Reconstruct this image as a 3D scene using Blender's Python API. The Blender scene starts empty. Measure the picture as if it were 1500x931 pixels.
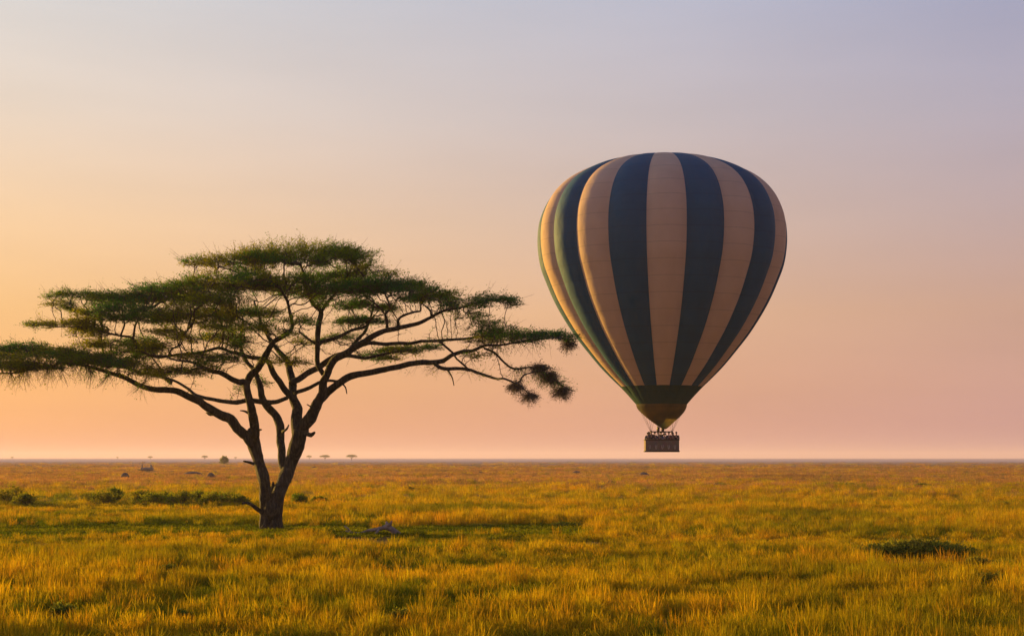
import bpy, bmesh, math, random
import numpy as np
from mathutils import Vector, Matrix
random.seed(7); rng = np.random.default_rng(11)
S = bpy.context.scene
COL = S.collection
F = 1500 * 50 / 36.0            # focal length in photo pixels
HZ, CAMZ, TD = 670.0, 3.0, 59.0  # horizon row, eye height, distance of the acacia

# ------------------------------------------------------------------ camera, sky, sun
cam = bpy.data.cameras.new('camera'); cam.lens = 50; cam.sensor_width = 36; cam.sensor_fit = 'HORIZONTAL'
cam.shift_y = (HZ - 465.5) / 1500.0; cam.clip_start = 0.5; cam.clip_end = 60000
camo = bpy.data.objects.new('camera', cam); COL.objects.link(camo)
camo.location = (0, 0, CAMZ); camo.rotation_euler = (math.radians(90), 0, 0); S.camera = camo
SUN_AZ, SUN_EL = math.radians(48), math.radians(5.0)   # left of straight ahead, above the horizon
SUN_DIR = Vector((-math.sin(SUN_AZ) * math.cos(SUN_EL), math.cos(SUN_AZ) * math.cos(SUN_EL), math.sin(SUN_EL)))
SUN_STRENGTH, SUN_COL = 5.0, (1.0, 0.59, 0.11)
EXPO = 0.85
SKY_K = 1.0 / 2 ** EXPO
S.view_settings.view_transform = 'Standard'; S.view_settings.look = 'None'
S.view_settings.exposure = EXPO; S.view_settings.gamma = 1.0
S.render.engine = 'CYCLES'; S.cycles.use_denoising = True
S.cycles.max_bounces = 7; S.cycles.diffuse_bounces = 3; S.cycles.transmission_bounces = 5; S.cycles.volume_bounces = 1
S.cycles.transparent_max_bounces = 6

def s2l(c):
    return tuple((v / 255 / 12.92) if v / 255 <= .04045 else ((v / 255 + .055) / 1.055) ** 2.4 for v in c)

W = bpy.data.worlds.new('World'); S.world = W; W.use_nodes = True
nt = W.node_tree; nt.nodes.clear(); N = nt.nodes.new; L = nt.links.new
out = N('ShaderNodeOutputWorld'); bg = N('ShaderNodeBackground'); bg.inputs['Strength'].default_value = SKY_K
tc = N('ShaderNodeTexCoord'); nrm = N('ShaderNodeVectorMath'); nrm.operation = 'NORMALIZE'; L(tc.outputs['Generated'], nrm.inputs[0])
sep = N('ShaderNodeSeparateXYZ'); L(nrm.outputs[0], sep.inputs[0])
def ramp(stops):
    r = N('ShaderNodeValToRGB'); e = r.color_ramp; e.interpolation = 'EASE' if False else 'LINEAR'
    while len(e.elements) < len(stops): e.elements.new(0.5)
    for el, (p, c) in zip(e.elements, stops): el.position = p; el.color = (*s2l(c), 1)
    L(sep.outputs['Z'], r.inputs[0]); return r
# the sky towards the sun, forty-five degrees off it, and opposite it, by height
RA = ramp([(0, (238, 162, 122)), (.02, (246, 172, 114)), (.05, (252, 184, 114)), (.10, (254, 199, 134)), (.16, (250, 210, 165)), (.23, (236, 217, 198)), (.31, (224, 222, 221)), (.6, (170, 185, 212)), (1, (110, 140, 190))])
RB = ramp([(0, (202, 154, 154)), (.02, (204, 154, 148)), (.05, (208, 160, 146)), (.10, (208, 166, 146)), (.16, (196, 171, 168)), (.23, (184, 175, 188)), (.31, (166, 169, 196)), (.6, (125, 138, 176)), (1, (85, 110, 160))])
RC = ramp([(0, (162, 134, 138)), (.06, (174, 140, 140)), (.15, (164, 138, 148)), (.31, (130, 132, 162)), (.6, (92, 105, 150)), (1, (75, 98, 150))])
# azimuth away from the sun, 0..1 over half a turn
hx = N('ShaderNodeVectorMath'); hx.operation = 'MULTIPLY'; hx.inputs[1].default_value = (1, 1, 0); L(nrm.outputs[0], hx.inputs[0])
hn = N('ShaderNodeVectorMath'); hn.operation = 'NORMALIZE'; L(hx.outputs[0], hn.inputs[0])
dt = N('ShaderNodeVectorMath'); dt.operation = 'DOT_PRODUCT'; dt.inputs[1].default_value = (-math.sin(SUN_AZ), math.cos(SUN_AZ), 0); L(hn.outputs[0], dt.inputs[0])
def math_(op, a, b=None, clamp=False):
    m = N('ShaderNodeMath'); m.operation = op; m.use_clamp = clamp
    for i, v in enumerate((a, b)):
        if v is None: continue
        if isinstance(v, (int, float)): m.inputs[i].default_value = v
        else: L(v, m.inputs[i])
    return m.outputs[0]
ang = math_('ARCCOSINE', math_('MINIMUM', dt.outputs['Value'], .99999))
def maprange(v, a, b):
    m = N('ShaderNodeMapRange'); m.interpolation_type = 'SMOOTHSTEP' if False else 'LINEAR'; L(v, m.inputs[0])
    m.inputs[1].default_value = a; m.inputs[2].default_value = b; return m.outputs[0]
fAB = maprange(ang, math.radians(26), math.radians(67)); fC = maprange(ang, math.radians(67), math.radians(139))
def mixc(f, a, b):
    m = N('ShaderNodeMix'); m.data_type = 'RGBA'; m.clamp_factor = True
    if isinstance(f, float): m.inputs[0].default_value = f
    else: L(f, m.inputs[0])
    L(a, m.inputs[6]); L(b, m.inputs[7]); return m.outputs[2]
grad = mixc(fC, mixc(fAB, RA.outputs[0], RB.outputs[0]), RC.outputs[0])
sky = N('ShaderNodeTexSky'); sky.sky_type = 'NISHITA'; sky.sun_disc = False; sky.sun_elevation = SUN_EL
sky.sun_rotation = -SUN_AZ; sky.air_density = 1.0; sky.dust_density = 1.5
sk = N('ShaderNodeVectorMath'); sk.operation = 'SCALE'; sk.inputs['Scale'].default_value = 0.12; L(sky.outputs[0], sk.inputs[0])
# very faint high cloud veils
mp = N('ShaderNodeMapping'); mp.inputs['Scale'].default_value = (1.0, 1.5, 6); L(nrm.outputs[0], mp.inputs[0])
nz = N('ShaderNodeTexNoise'); nz.inputs['Scale'].default_value = 2.2; nz.inputs['Detail'].default_value = 5; L(mp.outputs[0], nz.inputs[0])
vm = N('ShaderNodeMapRange'); L(nz.outputs[0], vm.inputs[0]); vm.inputs[1].default_value = .3; vm.inputs[2].default_value = .7; vm.inputs[3].default_value = .945; vm.inputs[4].default_value = 1.045
mixed = mixc(0.04, grad, sk.outputs[0])
sc_ = N('ShaderNodeVectorMath'); sc_.operation = 'SCALE'; L(mixed, sc_.inputs[0]); L(vm.outputs[0], sc_.inputs['Scale'])
L(sc_.outputs[0], bg.inputs[0]); L(bg.outputs[0], out.inputs[0])

sd = bpy.data.lights.new('sun', 'SUN'); sd.energy = SUN_STRENGTH; sd.angle = math.radians(0.6); sd.color = SUN_COL
so = bpy.data.objects.new('sun', sd); COL.objects.link(so); so.location = SUN_DIR * 300
so.rotation_euler = SUN_DIR.to_track_quat('Z', 'Y').to_euler()

# ------------------------------------------------------------------ helpers
def P(x, y, d=TD):
    """photo pixel at distance d -> world point"""
    return np.array([(x - 750) / F * d, d, CAMZ + (HZ - y) / F * d])
def ground_d(y): return CAMZ * F / (y - HZ)
def tag(o, label=None, cat=None, group=None, kind=None):
    if label: o['label'] = label
    if cat: o['category'] = cat
    if group: o['group'] = group
    if kind: o['kind'] = kind
    return o
def thing(name, loc=(0, 0, 0), rz=0.0, **k):
    o = bpy.data.objects.new(name, None); COL.objects.link(o); o.location = loc; o.rotation_euler = (0, 0, rz)
    o.empty_display_size = .3
    return tag(o, **k)
def link(name, me, parent=None, mat=None):
    o = bpy.data.objects.new(name, me); COL.objects.link(o)
    if mat is not None and not me.materials:
        for m in (mat if isinstance(mat, (list, tuple)) else [mat]): me.materials.append(m)
    if parent is not None: o.parent = parent
    return o
def copy_tree(o, parent=None):
    c = o.copy(); COL.objects.link(c); c.parent = parent
    for ch in list(o.children): copy_tree(ch, c)
    return c
def npmesh(name, V, Fa, smooth=False, matidx=None):
    """Fa: (n,k) int array of equal-size faces, or list of such arrays"""
    V = np.asarray(V, dtype=np.float32); fs = Fa if isinstance(Fa, list) else [Fa]
    me = bpy.data.meshes.new(name); me.vertices.add(len(V)); me.vertices.foreach_set('co', V.ravel())
    idx = np.concatenate([f.ravel() for f in fs]).astype(np.int32)
    tot = np.concatenate([np.full(len(f), f.shape[1]) for f in fs]).astype(np.int32)
    me.loops.add(len(idx)); me.loops.foreach_set('vertex_index', idx)
    me.polygons.add(len(tot)); st = np.concatenate([[0], np.cumsum(tot)[:-1]]).astype(np.int32)
    me.polygons.foreach_set('loop_start', st); me.polygons.foreach_set('loop_total', tot)
    if matidx is not None: me.polygons.foreach_set('material_index', np.asarray(matidx, dtype=np.int32))
    me.polygons.foreach_set('use_smooth', np.full(len(tot), smooth))
    me.update(calc_edges=True); me.validate(); return me
class MB:
    def __init__(s): s.V = []; s.Q = []; s.T = []; s.n = 0
    def add(s, V, Q=None, T=None):
        V = np.asarray(V, float)
        if Q is not None and len(Q): s.Q.append(np.asarray(Q, int) + s.n)
        if T is not None and len(T): s.T.append(np.asarray(T, int) + s.n)
        s.V.append(V); s.n += len(V)
    def tube(s, pts, rad, sides=8, cap=True, wob=0.0, flute=0.0):
        pts = np.asarray(pts, float); n = len(pts); rad = np.broadcast_to(np.asarray(rad, float), (n,))
        T = np.gradient(pts, axis=0); T /= np.linalg.norm(T, axis=1)[:, None] + 1e-9
        ref = np.array([0, 1, 0.]) if abs(T[0][1]) < .9 else np.array([1., 0, 0])
        U = np.cross(T[0], ref); U /= np.linalg.norm(U); rings = []
        a = np.arange(sides) * 2 * math.pi / sides
        ph = rng.uniform(0, 6, 3)
        for i in range(n):
            U = U - T[i] * U.dot(T[i]); U /= np.linalg.norm(U) + 1e-9; Wv = np.cross(T[i], U)
            rr = rad[i] * (1 + flute * np.sin(a * 3 + ph[0] + i * .12) * .6 + flute * np.sin(a * 5 + ph[1] - i * .1) * .4 + (rng.uniform(-wob, wob, sides) if wob else 0))
            rings.append(pts[i] + (np.cos(a) * rr)[:, None] * U + (np.sin(a) * rr)[:, None] * Wv)
        V = np.concatenate(rings); i = np.arange(n - 1)[:, None] * sides; j = np.arange(sides)[None]; k = (j + 1) % sides
        Q = np.stack([i + j, i + k, i + sides + k, i + sides + j], -1).reshape(-1, 4)
        Tt = None
        if cap:
            V = np.concatenate([V, pts[:1], pts[-1:]]); b, e = n * sides, n * sides + 1
            jj = np.arange(sides); kk = (jj + 1) % sides
            Tt = np.concatenate([np.stack([np.full(sides, b), kk, jj], -1), np.stack([np.full(sides, e), (n - 1) * sides + jj, (n - 1) * sides + kk], -1)])
        s.add(V, Q, Tt)
    def box(s, c, h, R=None):
        v = np.array([[x, y, z] for x in (-1, 1) for y in (-1, 1) for z in (-1, 1)], float) * h
        if R is not None: v = v @ np.asarray(R).T
        s.add(v + np.asarray(c), [[0, 1, 3, 2], [4, 6, 7, 5], [0, 4, 5, 1], [2, 3, 7, 6], [0, 2, 6, 4], [1, 5, 7, 3]])
    def mesh(s, name, smooth=False):
        fs = []
        if s.Q: fs.append(np.concatenate(s.Q))
        if s.T: fs.append(np.concatenate(s.T))
        return npmesh(name, np.concatenate(s.V), fs, smooth)
def spline(pts, step):
    """Catmull-Rom through rows of any width"""
    p = np.asarray(pts, float); p = np.vstack([2 * p[0] - p[1], p, 2 * p[-1] - p[-2]]); o = []
    for i in range(1, len(p) - 2):
        n = max(2, int(np.linalg.norm(p[i + 1][:3] - p[i][:3]) / step) + 1)
        for t in np.linspace(0, 1, n, endpoint=False):
            o.append(.5 * (2 * p[i] + (p[i + 1] - p[i - 1]) * t + (2 * p[i - 1] - 5 * p[i] + 4 * p[i + 1] - p[i + 2]) * t * t + (3 * p[i] - p[i - 1] - 3 * p[i + 1] + p[i + 2]) * t ** 3))
    o.append(p[-2]); return np.array(o)
_perm = np.random.default_rng(5).random((256, 256))
def vnoise(x, y):
    xi = np.floor(x).astype(int); yi = np.floor(y).astype(int); fx = x - xi; fy = y - yi
    fx = fx * fx * (3 - 2 * fx); fy = fy * fy * (3 - 2 * fy); g = lambda a, b: _perm[a % 256, b % 256]
    return (g(xi, yi) * (1 - fx) + g(xi + 1, yi) * fx) * (1 - fy) + (g(xi, yi + 1) * (1 - fx) + g(xi + 1, yi + 1) * fx) * fy
def fbm(x, y, s, o=3):
    v = 0; a = .5; t = 0
    for k in range(o): v = v + a * vnoise(x / s + 17 * k, y / s + 31 * k); t += a; a *= .5; s *= .5
    return v / t

# ------------------------------------------------------------------ materials
def mat(name):
    m = bpy.data.materials.new(name); m.use_nodes = True; t = m.node_tree; t.nodes.clear(); return m, t.nodes.new, t.links.new
def noise_col(n, l, stops, scale, detail=4, stretch=(1, 1, 1), coord='Object', world=False):
    c = n('ShaderNodeNewGeometry').outputs['Position'] if world else n('ShaderNodeTexCoord').outputs[coord]
    mpn = n('ShaderNodeMapping'); mpn.inputs['Scale'].default_value = stretch; l(c, mpn.inputs[0])
    z = n('ShaderNodeTexNoise'); z.inputs['Scale'].default_value = scale; z.inputs['Detail'].default_value = detail; l(mpn.outputs[0], z.inputs[0])
    r = n('ShaderNodeValToRGB'); e = r.color_ramp
    while len(e.elements) < len(stops): e.elements.new(.5)
    for el, (p, cc) in zip(e.elements, stops): el.position = p; el.color = (*cc, 1)
    l(z.outputs[0], r.inputs[0]); return r.outputs[0], z.outputs[0]
def simple(name, col, rough=.7, var=.25, scale=8, metal=0, bump=0):
    m, n, l = mat(name); o = n('ShaderNodeOutputMaterial'); b = n('ShaderNodeBsdfPrincipled')
    a = tuple(v * (1 - var) for v in col); c = tuple(min(1, v * (1 + var)) for v in col)
    cc, z = noise_col(n, l, [(.3, a), (.7, c)], scale); l(cc, b.inputs['Base Color']); b.inputs['Roughness'].default_value = rough; b.inputs['Metallic'].default_value = metal
    if bump:
        bm_ = n('ShaderNodeBump'); bm_.inputs['Strength'].default_value = bump; l(z, bm_.inputs['Height']); l(bm_.outputs[0], b.inputs['Normal'])
    l(b.outputs[0], o.inputs[0]); return m
def leafy(name, stops, scale, trans=.4, tint=(1.3, 1.2, .6), world=True, island=.35):
    """thin leaves: diffuse plus light passing through; colour by place and by plant"""
    m, n, l = mat(name); o = n('ShaderNodeOutputMaterial')
    cc, _ = noise_col(n, l, stops, scale, 4, world=world)
    g = n('ShaderNodeNewGeometry'); hs = n('ShaderNodeHueSaturation'); l(cc, hs.inputs['Color'])
    v = n('ShaderNodeMapRange'); l(g.outputs['Random Per Island'], v.inputs[0]); v.inputs[3].default_value = 1 - island; v.inputs[4].default_value = 1 + island
    l(v.outputs[0], hs.inputs['Value'])
    oi = n('ShaderNodeObjectInfo'); h = n('ShaderNodeMapRange'); l(oi.outputs['Random'], h.inputs[0]); h.inputs[3].default_value = .48; h.inputs[4].default_value = .53; l(h.outputs[0], hs.inputs['Hue'])
    d = n('ShaderNodeBsdfDiffuse'); t = n('ShaderNodeBsdfTranslucent'); l(hs.outputs[0], d.inputs[0])
    mm = n('ShaderNodeMix'); mm.data_type = 'RGBA'; mm.blend_type = 'MULTIPLY'; mm.inputs[0].default_value = 1; l(hs.outputs[0], mm.inputs[6]); mm.inputs[7].default_value = (*tint, 1); l(mm.outputs[2], t.inputs[0])
    mx = n('ShaderNodeMixShader'); mx.inputs[0].default_value = trans; l(d.outputs[0], mx.inputs[1]); l(t.outputs[0], mx.inputs[2]); l(mx.outputs[0], o.inputs[0]); return m
M_BARK = None
def bark():
    m, n, l = mat('acacia_bark'); o = n('ShaderNodeOutputMaterial'); b = n('ShaderNodeBsdfPrincipled'); b.inputs['Roughness'].default_value = .9
    cc, z = noise_col(n, l, [(.25, (.014, .011, .006)), (.5, (.05, .04, .023)), (.75, (.14, .11, .07))], 4.5, 9, (2.6, 2.6, .6))
    l(cc, b.inputs['Base Color']); bp = n('ShaderNodeBump'); bp.inputs['Strength'].default_value = 1.0; bp.inputs['Distance'].default_value = .12; l(z, bp.inputs['Height']); l(bp.outputs[0], b.inputs['Normal'])
    l(b.outputs[0], o.inputs[0]); return m
M_BARK = bark()
M_TWIG = simple('twig_bark', (.075, .052, .034), .9, .4, 3)
M_LEAF = leafy('acacia_leaf', [(.36, (.045, .14, .055)), (.48, (.09, .185, .03)), (.58, (.25, .24, .014))], .30, .5, (1.4, 1.25, .35))
M_SHRUB = leafy('shrub_leaf', [(.35, (.12, .18, .016)), (.65, (.28, .28, .025))], .9, .55, (1.4, 1.15, .4))
M_DARKSHRUB = leafy('dark_shrub_leaf', [(.35, (.13, .19, .03)), (.65, (.30, .29, .045))], 1.4, .5, (1.2, 1.1, .5))
M_GOLD = leafy('golden_grass_blade', [(.34, (.21, .21, .012)), (.45, (.36, .28, .014)), (.55, (.50, .345, .017)), (.66, (.57, .38, .022))], .11, .5, (1.2, 1.0, .35), island=.4)
M_GREEN = leafy('green_grass_blade', [(.35, (.085, .12, .009)), (.65, (.23, .245, .012))], .3, .45, (1.3, 1.15, .35), island=.4)
M_BROWN = leafy('brown_grass_blade', [(.36, (.27, .175, .065)), (.5, (.39, .24, .085)), (.64, (.50, .30, .11))], .035, .5, (1.2, .95, .6), island=.3)
M_NEST = simple('nest_straw', (.17, .13, .08), .95, .45, 14)
M_DEAD = simple('dead_wood', (.30, .22, .17), .85, .35, 6, bump=.5)
M_TERMITE = simple('termite_earth', (.14, .09, .06), .95, .3, 3, bump=.4)

# ------------------------------------------------------------------ ground
def gz(x, y):
    r = np.hypot(x, y)
    return (fbm(x, y, 9.0, 2) - .5) * .10 * np.clip(r / 15, 0, 1) * np.clip((900 - r) / 600, 0, 1)
def make_ground():
    rad = np.concatenate([[0.0], np.geomspace(2, 10000, 210)]); na = 288
    a = np.linspace(0, 2 * math.pi, na, endpoint=False)
    X = rad[1:, None] * np.cos(a); Y = rad[1:, None] * np.sin(a)
    V = np.concatenate([[[0, 0, 0]], np.stack([X, Y, gz(X, Y)], -1).reshape(-1, 3)])
    nr = len(rad) - 1; i = np.arange(nr - 1)[:, None] * na + 1; j = np.arange(na)[None]; k = (j + 1) % na
    Q = np.stack([i + j, i + na + j, i + na + k, i + k], -1).reshape(-1, 4)
    T = np.stack([np.zeros(na, int), np.arange(na) + 1, (np.arange(na) + 1) % na + 1], -1)
    m, n, l = mat('savanna_soil'); o = n('ShaderNodeOutputMaterial'); b = n('ShaderNodeBsdfDiffuse')
    c1, z1 = noise_col(n, l, [(.35, (.20, .125, .045)), (.5, (.31, .19, .07)), (.65, (.38, .23, .09))], .06, 6, world=True)
    c2, z2 = noise_col(n, l, [(.35, (.55, .6, .5)), (.65, (1.1, 1.05, 1))], 1.3, 6, world=True)
    mm = n('ShaderNodeMix'); mm.data_type = 'RGBA'; mm.blend_type = 'MULTIPLY'; mm.inputs[0].default_value = 1; l(c1, mm.inputs[6]); l(c2, mm.inputs[7])
    # pale horizon haze painted into the soil colour, stronger with distance
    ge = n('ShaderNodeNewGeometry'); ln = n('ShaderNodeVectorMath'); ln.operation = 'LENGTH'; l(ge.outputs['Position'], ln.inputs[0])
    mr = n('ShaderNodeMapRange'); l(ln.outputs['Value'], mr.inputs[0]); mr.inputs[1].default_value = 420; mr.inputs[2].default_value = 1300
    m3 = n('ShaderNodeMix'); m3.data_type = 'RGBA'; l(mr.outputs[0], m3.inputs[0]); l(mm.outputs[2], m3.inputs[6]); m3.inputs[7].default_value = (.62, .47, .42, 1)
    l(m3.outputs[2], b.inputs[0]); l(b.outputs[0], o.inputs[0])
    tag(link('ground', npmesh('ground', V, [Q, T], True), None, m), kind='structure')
make_ground()

# haze: even air over the plain
def make_haze():
    mb = MB(); mb.box((0, 0, 18.5), (10300, 10300, 20.5)); m, n, l = mat('haze'); o = n('ShaderNodeOutputMaterial')
    v = n('ShaderNodeVolumePrincipled'); v.inputs['Color'].default_value = (.80, .70, .86, 1); v.inputs['Density'].default_value = HAZE_D; v.inputs['Anisotropy'].default_value = .2
    l(v.outputs[0], o.inputs['Volume']); tag(link('haze', mb.mesh('haze'), None, m), kind='stuff')
HAZE_D = .00020
make_haze()

# ------------------------------------------------------------------ grass
HID = bpy.data.collections.new('tuft_variants_green'); HID2 = bpy.data.collections.new('tuft_variants_gold'); HID4 = bpy.data.collections.new('tuft_variants_brown'); HID3 = bpy.data.collections.new('tuft_variants_low')
def blades(n, R, h0, h1, w, lean, seed, heads=0.0):
    r = np.random.default_rng(seed); mb = MB(); Vs = []; Qs = []; c = 0
    for i in range(n):
        a = r.uniform(0, 6.283); rr = R * math.sqrt(r.random()); bx, by = rr * math.cos(a), rr * math.sin(a)
        h = r.uniform(h0, h1); la = a + r.normal(0, .8); le = abs(r.normal(0, lean)) * h; wa = r.uniform(0, 3.14); wv = np.array([math.cos(wa), math.sin(wa), 0]) * w * r.uniform(.6, 1.3)
        d = np.array([math.cos(la), math.sin(la), 0]); b = np.array([bx, by, -.03]); ts = [0, .45, .8, 1]
        pts = [b + d * le * t ** 2 + np.array([0, 0, h * (t - .12 * t * t * (le / h))]) for t in ts]; ws = [.8, 1, .7, .12]
        if r.random() < heads: ws = [.45, .45, 1.6, .3]
        for p, q in zip(pts, ws): Vs += [p - wv * q * .5, p + wv * q * .5]
        for k in range(3): Qs.append([c + 2 * k, c + 2 * k + 1, c + 2 * k + 3, c + 2 * k + 2])
        c += 8
    return npmesh('tuft', np.array(Vs), np.array(Qs))
def variants(coll, specs, m):
    for i, s in enumerate(specs):
        me = blades(*s, seed=100 + i + len(coll.name) * 7) if len(s) == 6 else blades(*s[:6], seed=100 + i + len(coll.name) * 7, heads=s[6])
        me.materials.append(m); o = bpy.data.objects.new(coll.name + '_%d' % i, me); coll.objects.link(o)
variants(HID2, [(96, .24, .20, .50, .007, .26, .35), (80, .20, .28, .58, .0065, .18, .5), (110, .28, .18, .42, .007, .36, .25), (66, .17, .32, .66, .0065, .2, .6), (100, .27, .16, .38, .0075, .42, .2), (70, .3, .12, .5, .007, .6, .3)], M_GOLD)
variants(HID4, [(60, .26, .2, .42, .009, .3, .4), (54, .22, .25, .5, .009, .25, .4)], M_BROWN)
variants(HID, [(64, .19, .16, .40, .011, .4), (56, .16, .2, .46, .010, .3), (72, .22, .12, .3, .012, .5)], M_GREEN)
variants(HID3, [(50, .2, .06, .16, .02, .6), (44, .22, .05, .2, .022, .7)], M_GREEN)
def scatter(name, coll, X, Y, sxy, sz, label, cat):
    n = len(X); V = np.stack([X, Y, gz(X, Y)], -1); me = bpy.data.meshes.new(name); me.vertices.add(n); me.vertices.foreach_set('co', V.astype(np.float32).ravel())
    a = me.attributes.new('rot', 'FLOAT_VECTOR', 'POINT'); R = np.zeros((n, 3), np.float32); R[:, 2] = rng.uniform(0, 6.283, n); R[:, 0] = rng.normal(0, .06, n); a.data.foreach_set('vector', R.ravel())
    a = me.attributes.new('scl', 'FLOAT_VECTOR', 'POINT'); a.data.foreach_set('vector', np.stack([sxy, sxy, sz], -1).astype(np.float32).ravel())
    a = me.attributes.new('vid', 'INT', 'POINT'); a.data.foreach_set('value', rng.integers(0, len(coll.objects), n).astype(np.int32))
    me.update(); o = link(name, me); me.materials.append(coll.objects[0].data.materials[0])
    g = bpy.data.node_groups.new(name + '_scatter', 'GeometryNodeTree'); g.interface.new_socket('Geometry', in_out='INPUT', socket_type='NodeSocketGeometry'); g.interface.new_socket('Geometry', in_out='OUTPUT', socket_type='NodeSocketGeometry')
    n_, l_ = g.nodes.new, g.links.new; gi, go = n_('NodeGroupInput'), n_('NodeGroupOutput'); ip = n_('GeometryNodeInstanceOnPoints'); ci = n_('GeometryNodeCollectionInfo')
    ci.inputs['Collection'].default_value = coll; ci.inputs['Separate Children'].default_value = True; ci.inputs['Reset Children'].default_value = True
    def at(nm, ty):
        q = n_('GeometryNodeInputNamedAttribute'); q.data_type = ty; q.inputs[0].default_value = nm; return [s for s in q.outputs if s.enabled and s.name == 'Attribute'][0]
    l_(gi.outputs[0], ip.inputs['Points']); l_(ci.outputs[0], ip.inputs['Instance']); ip.inputs['Pick Instance'].default_value = True
    l_(at('vid', 'INT'), ip.inputs['Instance Index']); l_(at('rot', 'FLOAT_VECTOR'), ip.inputs['Rotation']); l_(at('scl', 'FLOAT_VECTOR'), ip.inputs['Scale']); l_(ip.outputs[0], go.inputs[0])
    md = o.modifiers.new('scatter', 'NODES'); md.node_group = g; tag(o, label, cat, kind='stuff'); return o
def field(n, d0, d1, power):
    """points over the fan the photo could see, density per area ~ d^-power"""
    u = rng.random(n); e = 2 - power
    d = d0 * (d1 / d0) ** u if abs(e) < 1e-6 else (d0 ** e + u * (d1 ** e - d0 ** e)) ** (1 / e)
    x = rng.uniform(-1, 1, n) * (d * .44 + 3.0); return x, d
def zones(x, y):
    """how green/short the sward is, 0..1"""
    px = 750 + x / y * F; py = HZ + CAMZ * F / y
    w = (fbm(x, y, 6.0) - .5)
    strip = np.exp(-((py - 779 + w * 14) / 11.0) ** 4) * np.clip((875 - px + w * 160) / 60, 0, 1)      # short green sward under and beside the tree
    left = np.exp(-((py - 772 + w * 26) / 22.0) ** 2) * np.clip((400 - px) / 80, 0, 1)
    return strip, left, px, py
CLEAR = [(545, 789, 62, 9), (1345, 824, 80, 12), (1345, 812, 74, 9), (397, 788, 22, 4), (1436, 842, 20, 8), (86, 922, 26, 14), (585, 925, 28, 14), (268, 918, 20, 10), (1448, 872, 22, 12), (246, 850, 14, 9), (214, 690, 12, 2)]
def grass():
    xs, ys = [], []
    for n, a, b, p in ((15000, 17, 34, 0), (24000, 34, 90, 1.2), (16000, 90, 420, 2), (15000, 420, 2600, 2)):
        x, y = field(n, a, b, p); xs.append(x); ys.append(y)
    x = np.concatenate(xs); y = np.concatenate(ys)
    st, lf, px, py = zones(x, y)
    g = fbm(x, y, 2.2); gg = fbm(x + 90, y * 1.0, 11.0)
    green = np.clip((g - .50) * 5, 0, 1) * .55 + np.clip((gg - .5) * 4, 0, 1) * .35
    green = np.clip(green * 1.35 + .03, 0, .8) * np.clip((140 - y) / 60, .15, 1) * np.clip(1.25 - (px - 300) / 1500, .4, 1.2)
    green = np.clip(green + np.clip((py - 830) / 250, 0, .3) * np.clip(1.2 - px / 900, .3, 1), 0, .8)
    bush_strip = np.exp(-((py - 733) / 11) ** 2) * np.clip((380 - px) / 60, 0, 1)
    green = np.maximum(green, np.maximum(lf * .8, bush_strip * .9))
    far_thin = rng.random(len(x)) > np.clip((y - 420) / 600, 0, 1) ** .7
    r = rng.random(len(x)); isgreen = r < green
    bare = (fbm(x + 40, y + 13, 1.3, 2) > .66 + .12 * np.clip((y - 24) / 30, 0, 1)) & (y < 60)
    keep = (rng.random(len(x)) > st * 1.15) & ~bare & far_thin
    for bx_, by_, rx_, ry_ in CLEAR: keep &= (((px - bx_) / rx_) ** 2 + ((py - by_) / ry_) ** 2) > 1
    d = y; grow = np.clip(d / 55, 1, None) ** .75
    hz_ = (.9 + .7 * (fbm(x, y, 5.0, 2) - .5) + .6 * (fbm(x + 7, y, .8, 2) - .5)) * (1 - .45 * np.exp(-((py - 798) / 13) ** 2)) * (1 - .4 * np.exp(-((py - 752) / 9) ** 2) * (px < 480))
    isbrown = ~isgreen & (rng.random(len(x)) < np.clip((y - 100 + 80 * (fbm(x, y, 30.0, 3) - .5)) / 90, 0, .93))
    gm = keep & isbrown
    scatter('brown_grass', HID4, x[gm], y[gm], (grow * rng.uniform(.8, 1.3, len(x)))[gm], (hz_ * rng.uniform(.7, 1.2, len(x)))[gm], 'dry brown grass on the far plain towards the horizon', 'grass')
    gm = keep & ~isgreen & ~isbrown
    scatter('golden_grass', HID2, x[gm], y[gm], (grow * rng.uniform(.8, 1.3, len(x)))[gm], (hz_ * rng.uniform(.7, 1.2, len(x)) * np.clip(1 + (d - 60) / 900, 1, 1.6))[gm], 'tall golden dry grass covering the near and middle plain', 'grass')
    gm = keep & isgreen
    scatter('green_grass', HID, x[gm], y[gm], (grow * rng.uniform(.8, 1.3, len(x)))[gm], (hz_ * rng.uniform(.7, 1.15, len(x)))[gm], 'green grass tufts mixed in patches among the golden grass', 'grass')
    # short sward in the strip
    x, y = field(26000, 50, 80, 0); st, lf, px, py = zones(x, y); k = rng.random(len(x)) < np.clip(st * 1.5, 0, 1); x, y = x[k], y[k]
    scatter('short_grass', HID3, x, y, rng.uniform(.9, 1.7, len(x)), rng.uniform(.5, 1.2, len(x)), 'short green sward in a strip beside the acacia', 'grass')
grass()

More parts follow.
